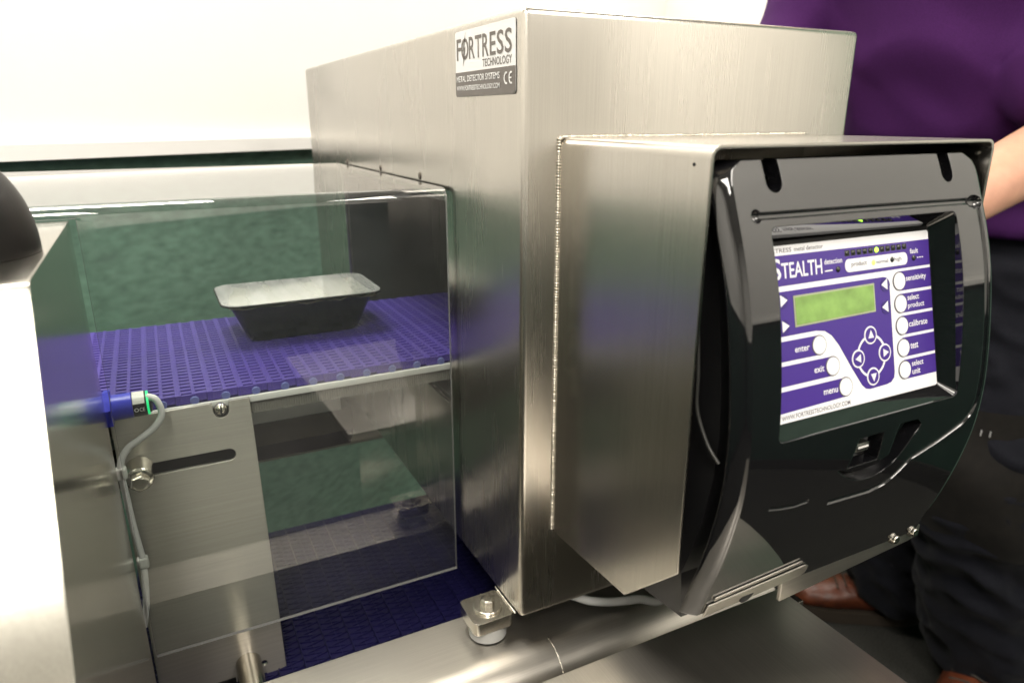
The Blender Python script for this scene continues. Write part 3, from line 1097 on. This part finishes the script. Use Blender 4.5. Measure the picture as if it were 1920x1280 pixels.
# ------------------------------------------------------------------ conveyor frame
fr = thing('belt_conveyor', 'stainless conveyor side frame with slotted plate under the violet belt', 'conveyor frame', (-.2, .3, .59))
B('wear_strip', M_WHITEP, fr, -.46, .215, .1815, .1844, .8972, .9036, bev=.0006)
B('slider_bed', M_WHITEP, fr, -.46, .215, .1846, .4475, .8966, .9020)
bm = bmesh.new()
box(bm, -.46, .215, .1885, .1920, .884, .8963)
x = -.46
while x < .214:
    box(bm, x, x + .0013, .1862, .1886, .884, .8962)
    x += .0023
rb = finish('ribbed_strip', bm, M_RIB, fr)
rb['kind'] = 'stuff'
# side plate with screw notch and long slot
bm = bmesh.new()
out = [(-.3040, .5900), (-.1862, .5885), (-.1907, .9046), (-.2085, .9046), (-.2095, .8960)]
for i in range(1, 8):
    a = R(-180 * i / 8)
    out.append((-.2160 + .0065 * math.cos(a), .8960 + .0065 * math.sin(a)))
out += [(-.2225, .8960), (-.2232, .9046), (-.3040, .9040)]
prism(bm, [(a, .175, b) for a, b in out], (0, .0030, 0))
sp = finish('side_plate', bm, S_PLATE, fr)
cut = bmesh.new()
prism(cut, [(a, .16, b) for a, b in rrect(-.2840, -.2085, .8460, .8578, .0058, 7)], (0, .03, 0))
cut2 = bmesh.new()
cyl(cut2, (-.2075, .16, .6120), (-.2075, .19, .6120), .0032, n=16)
boolean(sp, [cut, cut2], 40)
B('slot_shade_sheet', M_HOLE, fr, -.295, -.196, .1960, .1975, .825, .875)  # black sheet added behind the slot to stand for its shade
bm = bmesh.new()
lathe(bm, (-.2160, .1790, .8975), (0, -1, 0), [(.0055, 0), (.0055, .0030), (.0045, .0052), (.0025, .0064), (0, .0066)], 24)
sc1 = finish('slot_screw', bm, S_HW, fr, 40)
B('screw_slot', M_HOLE, sc1, -.21665, -.21535, .1718, .1735, .8930, .9020)
# stand-off with bolt on the slot
bm = bmesh.new()
lathe(bm, (-.2880, .1748, .8560), (0, -1, -.10), [(.0112, 0), (.0112, .0200), (.0105, .0206)], 32)
so_ = finish('standoff', bm, S_HW, fr, 40)
hexbolt('bolt', (-.2880, .1535, .8538), (0, -1, -.10), .0082, .0066, so_, washer=(.0102, .0012))
# lower round spacer
bm = bmesh.new()
lathe(bm, (-.2225, .1748, .618), (0, -1, 0), [(.0125, 0), (.0125, .095), (.0120, .0955)], 32)
finish('round_spacer', bm, S_HW, fr, 40)
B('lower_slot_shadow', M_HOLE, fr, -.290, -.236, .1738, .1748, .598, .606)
# bed beams below the belt
bm = bmesh.new()
prism(bm, [(-.46, y, z) for y, z in [(.262, .8405), (.300, .8405), (.300, .7880), (.2820, .7880), (.262, .8140)]], (.3830, 0, 0))
bb = finish('bed_beam', bm, M_BEAM, fr)
B('beam_cap', M_WHITEP, fr, -.46, -.0900, .2590, .3020, .8410, .8560, bev=.001)
bm = bmesh.new()
lathe(bm, (-.1120, .2740, .8562), (0, 0, 1), [(.0115, 0), (.0115, .0070), (.0080, .0074), (.0080, .0402)], 28)
finish('bed_support', bm, M_WHITEP, fr, 40)
bm = bmesh.new()
lathe(bm, (-.30, .285, .8562), (0, 0, 1), [(.0115, 0), (.0115, .0402)], 28)
finish('bed_support', bm, M_WHITEP, fr, 40)
B('beam_leg', S_DARK, fr, -.46, -.40, .262, .300, .592, .7878)

# ------------------------------------------------------------------ rails carrying the detector
def rail(y0, y1, label, seam=True):
    bm = bmesh.new()
    zt, r = .688, .034
    if y0 < .2:
        prof = [(y1, zt), (y1, zt - .08), (y0, zt - .16), (y0, zt - r)]
        for i in range(1, 9):
            a = R(180 - 90 * i / 8)
            prof.append((y0 + r + r * math.cos(a), zt - r + r * math.sin(a)))
        prof = [(y1, zt), (y1, zt - .10), (y0, zt - .10)] + [(y0 + r + r * math.cos(R(180 - 90 * i / 10)), zt - r + r * math.sin(R(180 - 90 * i / 10))) for i in range(11)]
    else:
        prof = [(y0, zt), (y1, zt), (y1, zt - .1), (y0, zt - .1)]
    prism(bm, [(-.55, y, z) for y, z in prof], (.84, 0, 0))
    o = finish('support_rail', bm, S_RAIL, None, 30)
    tag(o, label, 'rail')
    if seam:
        bm = bmesh.new()
        pts = [(.028, y, z) for y, z in [(y0 - .0001, zt - .09), (y0 - .0001, zt - r)] + [(y0 + r + (r) * math.cos(R(180 - 90 * i / 8)), zt - r + r * math.sin(R(180 - 90 * i / 8))) for i in range(9)]]
        tube(bm, pts, .0005, 6)
        finish('weld_seam', bm, M_WELD, o, 60)
    return o
rail(-.036, .060, 'rounded stainless rail carrying the bolted white foot of the detector')
rail(.690, .745, 'plain stainless rail under the rear foot of the detector', seam=False)

# ------------------------------------------------------------------ stainless bin lid in front
bn = thing('steel_bin', 'stainless steel bin with flat lid below the black control panel', 'bin', (.07, -.36, 0))
bm = bmesh.new()
box(bm, -.055, .1945, -.62, -.1135, .7480, .7605, bev=.0012)
finish('lid', bm, S_Y, bn, 40)
bm = bmesh.new()
box(bm, -.040, .180, -.605, -.128, .0, .7478, bev=.002)
finish('bin_body', bm, S_Z, bn, 40)
bm = bmesh.new()
prism(bm, [(.1950, y, z) for y, z in [(-.1340, .7590), (-.1180, .7590), (-.1180, .7460), (-.1340, .7300)]], (.0060, 0, 0))
lt = finish('lid_latch', bm, S_HW, bn, 40)
bm = bmesh.new()
lathe(bm, (.2011, -.1245, .7530), (1, 0, 0), [(.0030, 0), (.0030, .0003)], 16)
finish('latch_hole', bm, M_HOLE, lt)

# ------------------------------------------------------------------ steel console at the left with a black dome
cn = thing('steel_console', 'sloping polished stainless console carrying a black dome beside the clear guard', 'console', (-.45, 0, 0))
bm = bmesh.new()
side = [(.1360, 1.0780), (-.0790, 1.0780), (-.0850, 1.0765), (-.0890, 1.0710), (-.2050, .8800), (-.2050, .0), (.1360, .0)]
prism(bm, [(-.3025, y, z) for y, z in side], (-.42, 0, 0))
finish('console_body', bm, S_MIR, cn, 20)
bm = bmesh.new()
prof = []
for i in range(15):
    a = R(90 * i / 14)
    prof.append((.044 * math.cos(a), .004 + .058 * math.sin(a)))
prof = [(.044, 0)] + prof[:-1] + [(0, .062)]
lathe(bm, (-.3500, .004, 1.0782), (0, 0, 1), prof, 48)
finish('black_dome', bm, M_DOME, cn, 60)

# ------------------------------------------------------------------ photo sensor with its cable
ss = thing('photo_sensor', 'blue barrel photo sensor with green light and grey cable at the belt edge', 'sensor', (-.29, .16, .92))
sy, sz = .160, .9205
bm = bmesh.new()
cyl(bm, (-.2995, sy, sz), (-.3040, sy, sz), .0165, n=6, phase=.2)
cyl(bm, (-.3065, sy, sz), (-.3105, sy, sz), .0150, n=6, phase=.5)
finish('lock_nut', bm, M_SBLUE, ss)
bm = bmesh.new()
pf = [(.0112, 0)]
for k in range(10):
    pf += [(.0112, .0014 * k + .0004), (.0107, .0014 * k + .0010)]
lathe(bm, (-.2989, sy, sz), (1, 0, 0), [(.0108, 0), (.0108, .0145), (.0103, .0150)], 32)
bar = finish('barrel', bm, M_SBLUE, ss, 40)
bm = bmesh.new()
lathe(bm, (-.2838, sy, sz), (1, 0, 0), [(.0104, 0), (.0104, .0098), (.0098, .0104)], 32)
band = finish('label_band', bm, M_SBLACK, ss, 40)
bm = bmesh.new()
for k in range(10):      # pale upper half of the printed band
    a0, a1 = R(20 + 14 * k), R(20 + 14 * (k + 1))
    q = []
    for x in (-.2834, -.2746):
        for a in (a0, a1):
            q.append(bm.verts.new((x, sy - .01055 * math.cos(a), sz + .01055 * math.sin(a))))
    bm.faces.new((q[0], q[1], q[3], q[2]))
finish('pale_print', bm, M_LCDF if False else M_TIE, band)
lettering('lettering', 'CE', (-.2790, sy - .01065, sz), (1, 0, 0), (0, 0, 1), (0, -1, 0), 0, -.0030, .0040, .0032, .0001, M_LWHITE, band)
bm = bmesh.new()
cxx, czz = -.2812, sz - .0014
vs = [[bm.verts.new((cxx + r * math.cos(2 * math.pi * i / 20), sy - .01072, czz + r * math.sin(2 * math.pi * i / 20))) for i in range(20)] for r in (.0017, .0011)]
for i in range(20):
    bm.faces.new((vs[0][i], vs[0][(i + 1) % 20], vs[1][(i + 1) % 20], vs[1][i]))
finish('mark', bm, M_LWHITE, band)
bm = bmesh.new()
lathe(bm, (-.2733, sy, sz), (1, 0, 0), [(.0101, 0), (.0101, .0016)], 24)
finish('light_ring', bm, M_GREENLED, ss, 40)
bm = bmesh.new()
lathe(bm, (-.2716, sy, sz), (1, 0, 0), [(.0085, 0), (.0080, .0015), (.0036, .0028)], 24)
finish('end_cap', bm, M_SBLACK, ss, 40)
cpts = [(-.2725, sy - .004, .9275), (-.2660, .1535, .9240), (-.2634, .1520, .9117), (-.2702, .1515, .9009), (-.2828, .1515, .8922), (-.2924, .1515, .8859), (-.2990, .1505, .8760), (-.3005, .149, .8637), (-.3000, .149, .8434), (-.2990, .149, .8173), (-.2975, .149, .7955), (-.2965, .149, .7800), (-.2975, .149, .7597), (-.3000, .149, .735), (-.3050, .150, .712)]
bm = bmesh.new()
path = spline(cpts, 8)
tube(bm, path, .0028, 14)
cb = finish('cable', bm, M_CABLE, ss, 60)
for c, ang in ((6.9, -10), (11.2, 5)):
    p = path[int(c * 8)]
    bm = bmesh.new()
    box(bm, p.x - .0044, p.x + .0044, p.y - .0040, p.y + .0040, p.z - .0052, p.z + .0052, bev=.0015)
    finish('cable_tie', bm, M_TIE, cb, 50)

# ------------------------------------------------------------------ food tray on the belt
tr = thing('food_tray', 'black ready meal tray with clear film over pale food on the violet belt', 'food tray', (-.11, .31, BZ))
TX0, TX1, TY0, TY1, TB, TZ = -.197, -.022, .2920, .4080, BZ + .0005, .9610
def loop3(x0, x1, y0, y1, r, z, n=6):
    return [Vector((a, b, z)) for a, b in rrect(x0, x1, y0, y1, r, n)]
bm = bmesh.new()
lps = []
for ins, z in ((.030, TB), (.026, TB + .004), (.009, TZ - .003), (.0055, TZ - .0015), (0, TZ - .0012), (0, TZ), (.0062, TZ), (.0105, TZ - .004), (.028, TB + .006), (.032, TB + .0035)):
    lps.append([bm.verts.new(p) for p in loop3(TX0 + ins, TX1 - ins, TY0 + ins, TY1 - ins, max(.020 - ins * .4, .004), z)])
for a_, b_ in zip(lps, lps[1:]):
    for i in range(len(a_)):
        j = (i + 1) % len(a_)
        bm.faces.new((a_[i], a_[j], b_[j], b_[i]))
bm.faces.new(lps[0][::-1])
bm.faces.new(lps[-1])
finish('tray', bm, M_TRAY, tr, 40)
bm = bmesh.new()
nx, ny = 30, 20
vv = []
for i in range(nx + 1):
    r_ = []
    for j in range(ny + 1):
        x = TX0 + .0085 + (TX1 - TX0 - .017) * i / nx
        y = TY0 + .0085 + (TY1 - TY0 - .017) * j / ny
        e = min(i, nx - i, j, ny - j)
        z = TZ - .0022 + .0022 * math.sin(x * 190) * math.sin(y * 170 + 1) * .5 + random.uniform(-.0006, .0006) - (.003 if e == 0 else 0)
        r_.append(bm.verts.new((x, y, z)))
    vv.append(r_)
for i in range(nx):
    for j in range(ny):
        bm.faces.new((vv[i][j], vv[i + 1][j], vv[i + 1][j + 1], vv[i][j + 1]))
finish('food', bm, M_FOOD, tr, 60)
bm = bmesh.new()
prism(bm, loop3(TX0 + .0012, TX1 - .0012, TY0 + .0012, TY1 - .0012, .019, TZ + .0003), (0, 0, .0004))
finish('film_lid', bm, M_FILM, tr)

# ------------------------------------------------------------------ person standing beyond the detector
pr = thing('person', 'person in purple polo shirt, navy work trousers and brown boots beside the detector', 'person', (1.14, .30, 0))
def loft(bm, rings, n=28):
    """rings: (centre, u half axis vector, v half axis vector)"""
    rs = []
    for c, u, v in rings:
        c, u, v = Vector(c), Vector(u), Vector(v)
        rs.append([bm.verts.new(c + u * math.cos(2 * math.pi * i / n) + v * math.sin(2 * math.pi * i / n)) for i in range(n)])
    for a_, b_ in zip(rs, rs[1:]):
        for i in range(n):
            j = (i + 1) % n
            bm.faces.new((a_[i], a_[j], b_[j], b_[i]))
    bm.faces.new(rs[0][::-1])
    bm.faces.new(rs[-1])
def limb(bm, pts, rad, n=20):
    path = spline(pts, 6)
    rr = []
    m = len(path) - 1
    for i in range(len(path)):
        t = i / m * (len(rad) - 1)
        k = min(int(t), len(rad) - 2)
        rr.append(rad[k] + (rad[k + 1] - rad[k]) * (t - k))
    tube(bm, path, rr, n)
    for p, r in ((path[0], rr[0]), (path[-1], rr[-1])):
        bmesh.ops.create_uvsphere(bm, u_segments=16, v_segments=10, radius=r, matrix=Matrix.Translation(p))
def fuse(name, bm, mat, parent, voxel=.008, smooth=6, wrinkle=0.0, wscale=.1, seed=0):
    bmesh.ops.recalc_face_normals(bm, faces=bm.faces)
    me = bpy.data.meshes.new(name)
    bm.to_mesh(me)
    bm.free()
    o = bpy.data.objects.new(name, me)
    col.objects.link(o)
    md = o.modifiers.new('r', 'REMESH')
    md.mode = 'VOXEL'
    md.voxel_size = voxel
    ms = o.modifiers.new('s', 'SMOOTH')
    ms.iterations = smooth
    ms.factor = .6
    dg = bpy.context.evaluated_depsgraph_get()
    me2 = bpy.data.meshes.new_from_object(o.evaluated_get(dg))
    bpy.data.objects.remove(o)
    if wrinkle:
        from mathutils import noise as NZ
        me2.calc_loop_triangles()
        nrm = [v.normal.copy() for v in me2.vertices]
        for v, nn in zip(me2.vertices, nrm):
            q = Vector((v.co.x, v.co.y, v.co.z))
            a = NZ.noise(Vector((q.x / wscale + seed, q.y / wscale, q.z / wscale * 1.7 + q.x * 9)))
            b = NZ.noise(Vector((q.x / wscale * 2.3, q.y / wscale * 2.3 + seed, q.z / wscale * 3.4 - q.y * 14)))
            v.co += nn * wrinkle * (1 - abs(a) * 2.2 + .5 * b)
    return link(name, me2, mat, parent, 180)
FW = Vector((-.93, -.36, 0)).normalized()
SD = Vector((-FW.y * -1, FW.x * -1, 0))       # towards the person's right hand
SD = Vector((FW.y, -FW.x, 0))
hip = Vector((1.12, .31, .95))
chest = Vector((.955, .32, 1.32))
neck = Vector((.91, .31, 1.545))
UPZ = Vector((0, 0, 1))
def off(p, s, f, z=0.0):
    return Vector(p) + SD * s + FW * f + UPZ * z
an_r = Vector((1.205, .385, .10))
an_l = Vector((1.175, .165, .10))
kn_r = Vector((1.125, .425, .50))
kn_l = Vector((1.055, .185, .52))
# body: one continuous skin surface
body = bmesh.new()
loft(body, [(off(hip, 0, 0, -.06), SD * .155, FW * .105), (off(hip, 0, 0, .06), SD * .155, FW * .105), (hip.lerp(chest, .5), SD * .145, FW * .10), (chest, SD * .165, FW * .115), (off(chest, 0, -.01, .12), SD * .165, FW * .10), (off(neck, 0, 0, -.04), SD * .09, FW * .075), (neck, SD * .06, FW * .06)])
head = off(neck, 0, .03, .165)
limb(body, [neck, off(neck, 0, .012, .08)], [.058, .055])
loft(body, [(off(head, 0, .02, -.115), SD * .035, FW * .04), (off(head, 0, .015, -.09), SD * .056, FW * .075), (off(head, 0, .005, -.04), SD * .070, FW * .092), (head, SD * .076, FW * .098), (off(head, 0, -.005, .05), SD * .076, FW * .098), (off(head, 0, -.01, .09), SD * .060, FW * .08), (off(head, 0, -.01, .115), SD * .028, FW * .04)], 24)
limb(body, [off(head, 0, .098, .015), off(head, 0, .122, -.025), off(head, 0, .108, -.035)], [.008, .014, .012])
for s in (-1, 1):
    limb(body, [off(head, s * .076, -.01, .015), off(head, s * .084, -.016, -.02)], [.014, .010])
    an, kn = (an_r, kn_r) if s > 0 else (an_l, kn_l)
    limb(body, [off(hip, s * .09, 0, -.10), off(hip, s * .10, .01, -.28).lerp(kn, .3), kn, kn.lerp(an, .5), an + UPZ * .03], [.085, .08, .058, .055, .042])
sh_l = off(chest, -.175, 0, .14)
sh_r = off(chest, .175, .0, .14)
# near arm reaches forwards and down to the outfeed side, far arm leans on the case top edge
el_l, wr_l = Vector((.905, .10, 1.120)), Vector((.630, .10, 1.013))
el_r, wr_r = Vector((.815, .53, 1.20)), Vector((.64, .47, 1.02))
arms = ((sh_l, el_l, wr_l, 1), (sh_r, el_r, wr_r, -1))
for sh, el, wr, sg in arms:
    limb(body, [sh, sh.lerp(el, .5), el], [.055, .050, .042])
    limb(body, [el, el.lerp(wr, .4), wr], [.042, .044, .029])
fuse('body', body, M_SKIN, pr, .007, 6)
def hand(wr, d, palm_n, sg):
    """palm, four fingers curled, thumb from the side of the palm"""
    d = d.normalized()
    pn = (palm_n - d * palm_n.dot(d)).normalized()
    sd = d.cross(pn).normalized() * sg
    bm = bmesh.new()
    loft(bm, [(wr - d * .01, sd * .026, pn * .020), (wr + d * .03, sd * .036, pn * .017), (wr + d * .075, sd * .042, pn * .014), (wr + d * .092, sd * .040, pn * .011)], 18)
    for k, (ln, w) in enumerate(((.068, .0085), (.078, .009), (.072, .0085), (.056, .0075))):
        b0 = wr + d * .085 + sd * (.031 - .0205 * k)
        p1 = b0 + d * ln * .42 + pn * .008
        p2 = p1 + d * ln * .30 + pn * .018
        p3 = p2 + d * ln * .12 + pn * .020
        limb(bm, [b0, p1, p2, p3], [w, w, w * .92, w * .8], 12)
    t0 = wr + d * .022 + sd * .026
    limb(bm, [t0, t0 + d * .028 + sd * .024 + pn * .010, t0 + d * .058 + sd * .030 + pn * .022], [.014, .0115, .0085], 12)
    return fuse('hand', bm, M_SKIN, pr, .0035, 3)
for sh, el, wr, sg in arms:
    hand(wr, wr - el, Vector((0, 0, -1)), sg)
# face details and hair
for s in (-1, 1):
    bm = bmesh.new()
    bmesh.ops.create_uvsphere(bm, u_segments=12, v_segments=8, radius=.012, matrix=Matrix.Translation(off(head, s * .032, .082, .012)))
    e = finish('eye', bm, M_EYE, pr, 60)
    bm = bmesh.new()
    bmesh.ops.create_uvsphere(bm, u_segments=10, v_segments=6, radius=.0055, matrix=Matrix.Translation(off(head, s * .032, .0915, .012)))
    finish('iris', bm, M_HAIR, e, 60)
bm = bmesh.new()
limb(bm, [off(head, -.022, .088, -.062), off(head, 0, .096, -.063), off(head, .022, .088, -.062)], [.004, .006, .004], 10)
finish('mouth', bm, M_MEAT, pr, 60)
bm = bmesh.new()
loft(bm, [(off(head, 0, -.035, -.06), SD * .070, FW * .066), (off(head, 0, -.028, 0), SD * .081, FW * .080), (off(head, 0, -.012, .055), SD * .082, FW * .102), (off(head, 0, -.008, .098), SD * .066, FW * .088), (off(head, 0, -.01, .124), SD * .030, FW * .045)], 24)
fuse('hair', bm, M_HAIR, pr, .007, 3, .003, .03, 3)
# shirt
bm = bmesh.new()
loft(bm, [(off(hip, 0, .0, .010), SD * .205, FW * .165), (off(hip, 0, 0, .07), SD * .198, FW * .160), (hip.lerp(chest, .45), SD * .205, FW * .178), (hip.lerp(chest, .8), SD * .205, FW * .172), (off(chest, 0, 0, .05), SD * .205, FW * .16), (off(chest, 0, -.01, .13), SD * .19, FW * .13), (off(neck, 0, 0, -.055), SD * .11, FW * .095), (off(neck, 0, 0, .005), SD * .075, FW * .075)], 36)
for sh, el, wr, sg in arms:
    limb(bm, [sh + UPZ * .005, sh.lerp(el, .4), sh.lerp(el, .74)], [.088, .086, .084])
fuse('polo_shirt', bm, M_SHIRT, pr, .010, 8, .0065, .17, 7)
bm = bmesh.new()
tube(bm, [off(neck, .082 * math.cos(a), .082 * math.sin(a), .01 + .012 * math.cos(a)) for a in [2 * math.pi * i / 24 for i in range(25)]], .012, 10)
finish('collar', bm, M_SHIRT, pr, 60)
# trousers, one leg of cloth each fused at the seat
bm = bmesh.new()
loft(bm, [(off(hip, 0, 0, -.14), SD * .185, FW * .140), (off(hip, 0, 0, -.05), SD * .185, FW * .140), (off(hip, 0, 0, .05), SD * .175, FW * .130)], 30)
limb(bm, [off(hip, .09, .0, -.10), off(hip, .10, .01, -.28).lerp(kn_r, .3), kn_r, kn_r.lerp(an_r, .5), an_r + UPZ * .03], [.115, .112, .100, .098, .100])
limb(bm, [off(hip, -.09, .0, -.10), off(hip, -.10, .01, -.28).lerp(kn_l, .3), kn_l, kn_l.lerp(an_l, .5), an_l + UPZ * .03], [.120, .118, .108, .105, .108])
trou = fuse('work_trousers', bm, M_TROU, pr, .008, 4, .012, .10, 11)
# knee pad pocket on the near leg, following the cloth
bm = bmesh.new()
kd = Vector((-.80, -.60, 0)).normalized()
ks = Vector((-kd.y, kd.x, 0))
g = []
for i in range(13):
    r_ = []
    for j in range(13):
        a = R(-62 + 124 * i / 12)
        z = .40 + .27 * j / 12
        c = kn_l.lerp(an_l, max(0, (.52 - z) / .42)) if z < .52 else kn_l.lerp(hip, (z - .52) / .43)
        rad = .1225 - .004 * math.cos(j * 1.3) + .003 * math.sin(i * .9 + j * .5)
        r_.append(bm.verts.new(Vector((c.x, c.y, z)) + (kd * math.cos(a) + ks * math.sin(a)) * rad))
    g.append(r_)
for i in range(12):
    for j in range(12):
        bm.faces.new((g[i][j], g[i + 1][j], g[i + 1][j + 1], g[i][j + 1]))
kpad = finish('knee_patch', bm, M_PATCH, trou, 180)
for a in (-3, 3):
    aa = R(a)
    c = kn_l.lerp(hip, (.64 - .52) / .43)
    p = Vector((c.x, c.y, .64)) + (kd * math.cos(aa) + ks * math.sin(aa)) * .1265
    bm = bmesh.new()
    tube(bm, [p, p - UPZ * .010], .0009, 6)
    finish('bar_tack', bm, M_THREAD, trou)
# boots
def boot(heel, d, name='boot'):
    d = Vector(d).normalized()
    s = Vector((d.y, -d.x, 0))
    h = Vector(heel)
    bm = bmesh.new()
    loft(bm, [(h + d * .00 + UPZ * .055, s * .032, UPZ * .032), (h + d * .04 + UPZ * .065, s * .040, UPZ * .045), (h + d * .12 + UPZ * .060, s * .043, UPZ * .042), (h + d * .20 + UPZ * .052, s * .050, UPZ * .034), (h + d * .26 + UPZ * .048, s * .044, UPZ * .028), (h + d * .285 + UPZ * .045, s * .024, UPZ * .018)], 20)
    limb(bm, [h + d * .055 + UPZ * .07, h + d * .05 + UPZ * .17], [.048, .052])
    b = fuse(name, bm, M_BOOT, pr, .006, 4, .0012, .03)
    bm = bmesh.new()
    out = []
    for t in range(24):
        a = 2 * math.pi * t / 24
        w = .047 if math.cos(a) < 0 else .053
        out.append(h + d * (.138 + .152 * math.cos(a)) + s * w * (abs(math.sin(a)) ** .75) * (1 if math.sin(a) >= 0 else -1) + UPZ * .001)
    prism(bm, out, (0, 0, .030))
    so_ = finish('sole', bm, M_SOLE, b, 50)
    bm = bmesh.new()
    for k in range(5):
        c = h + d * (.135 + .018 * k) + UPZ * (.112 - .008 * k)
        tube(bm, spline([c - s * .030 - UPZ * .006, c + UPZ * .001, c + s * .030 - UPZ * .006], 4), .0022, 8)
    finish('lace', bm, M_SOLE, b, 60)
    return b
boot((1.255, .355, 0), (-.80, .60, 0))
boot((1.235, .195, 0), (-.92, -.38, 0))
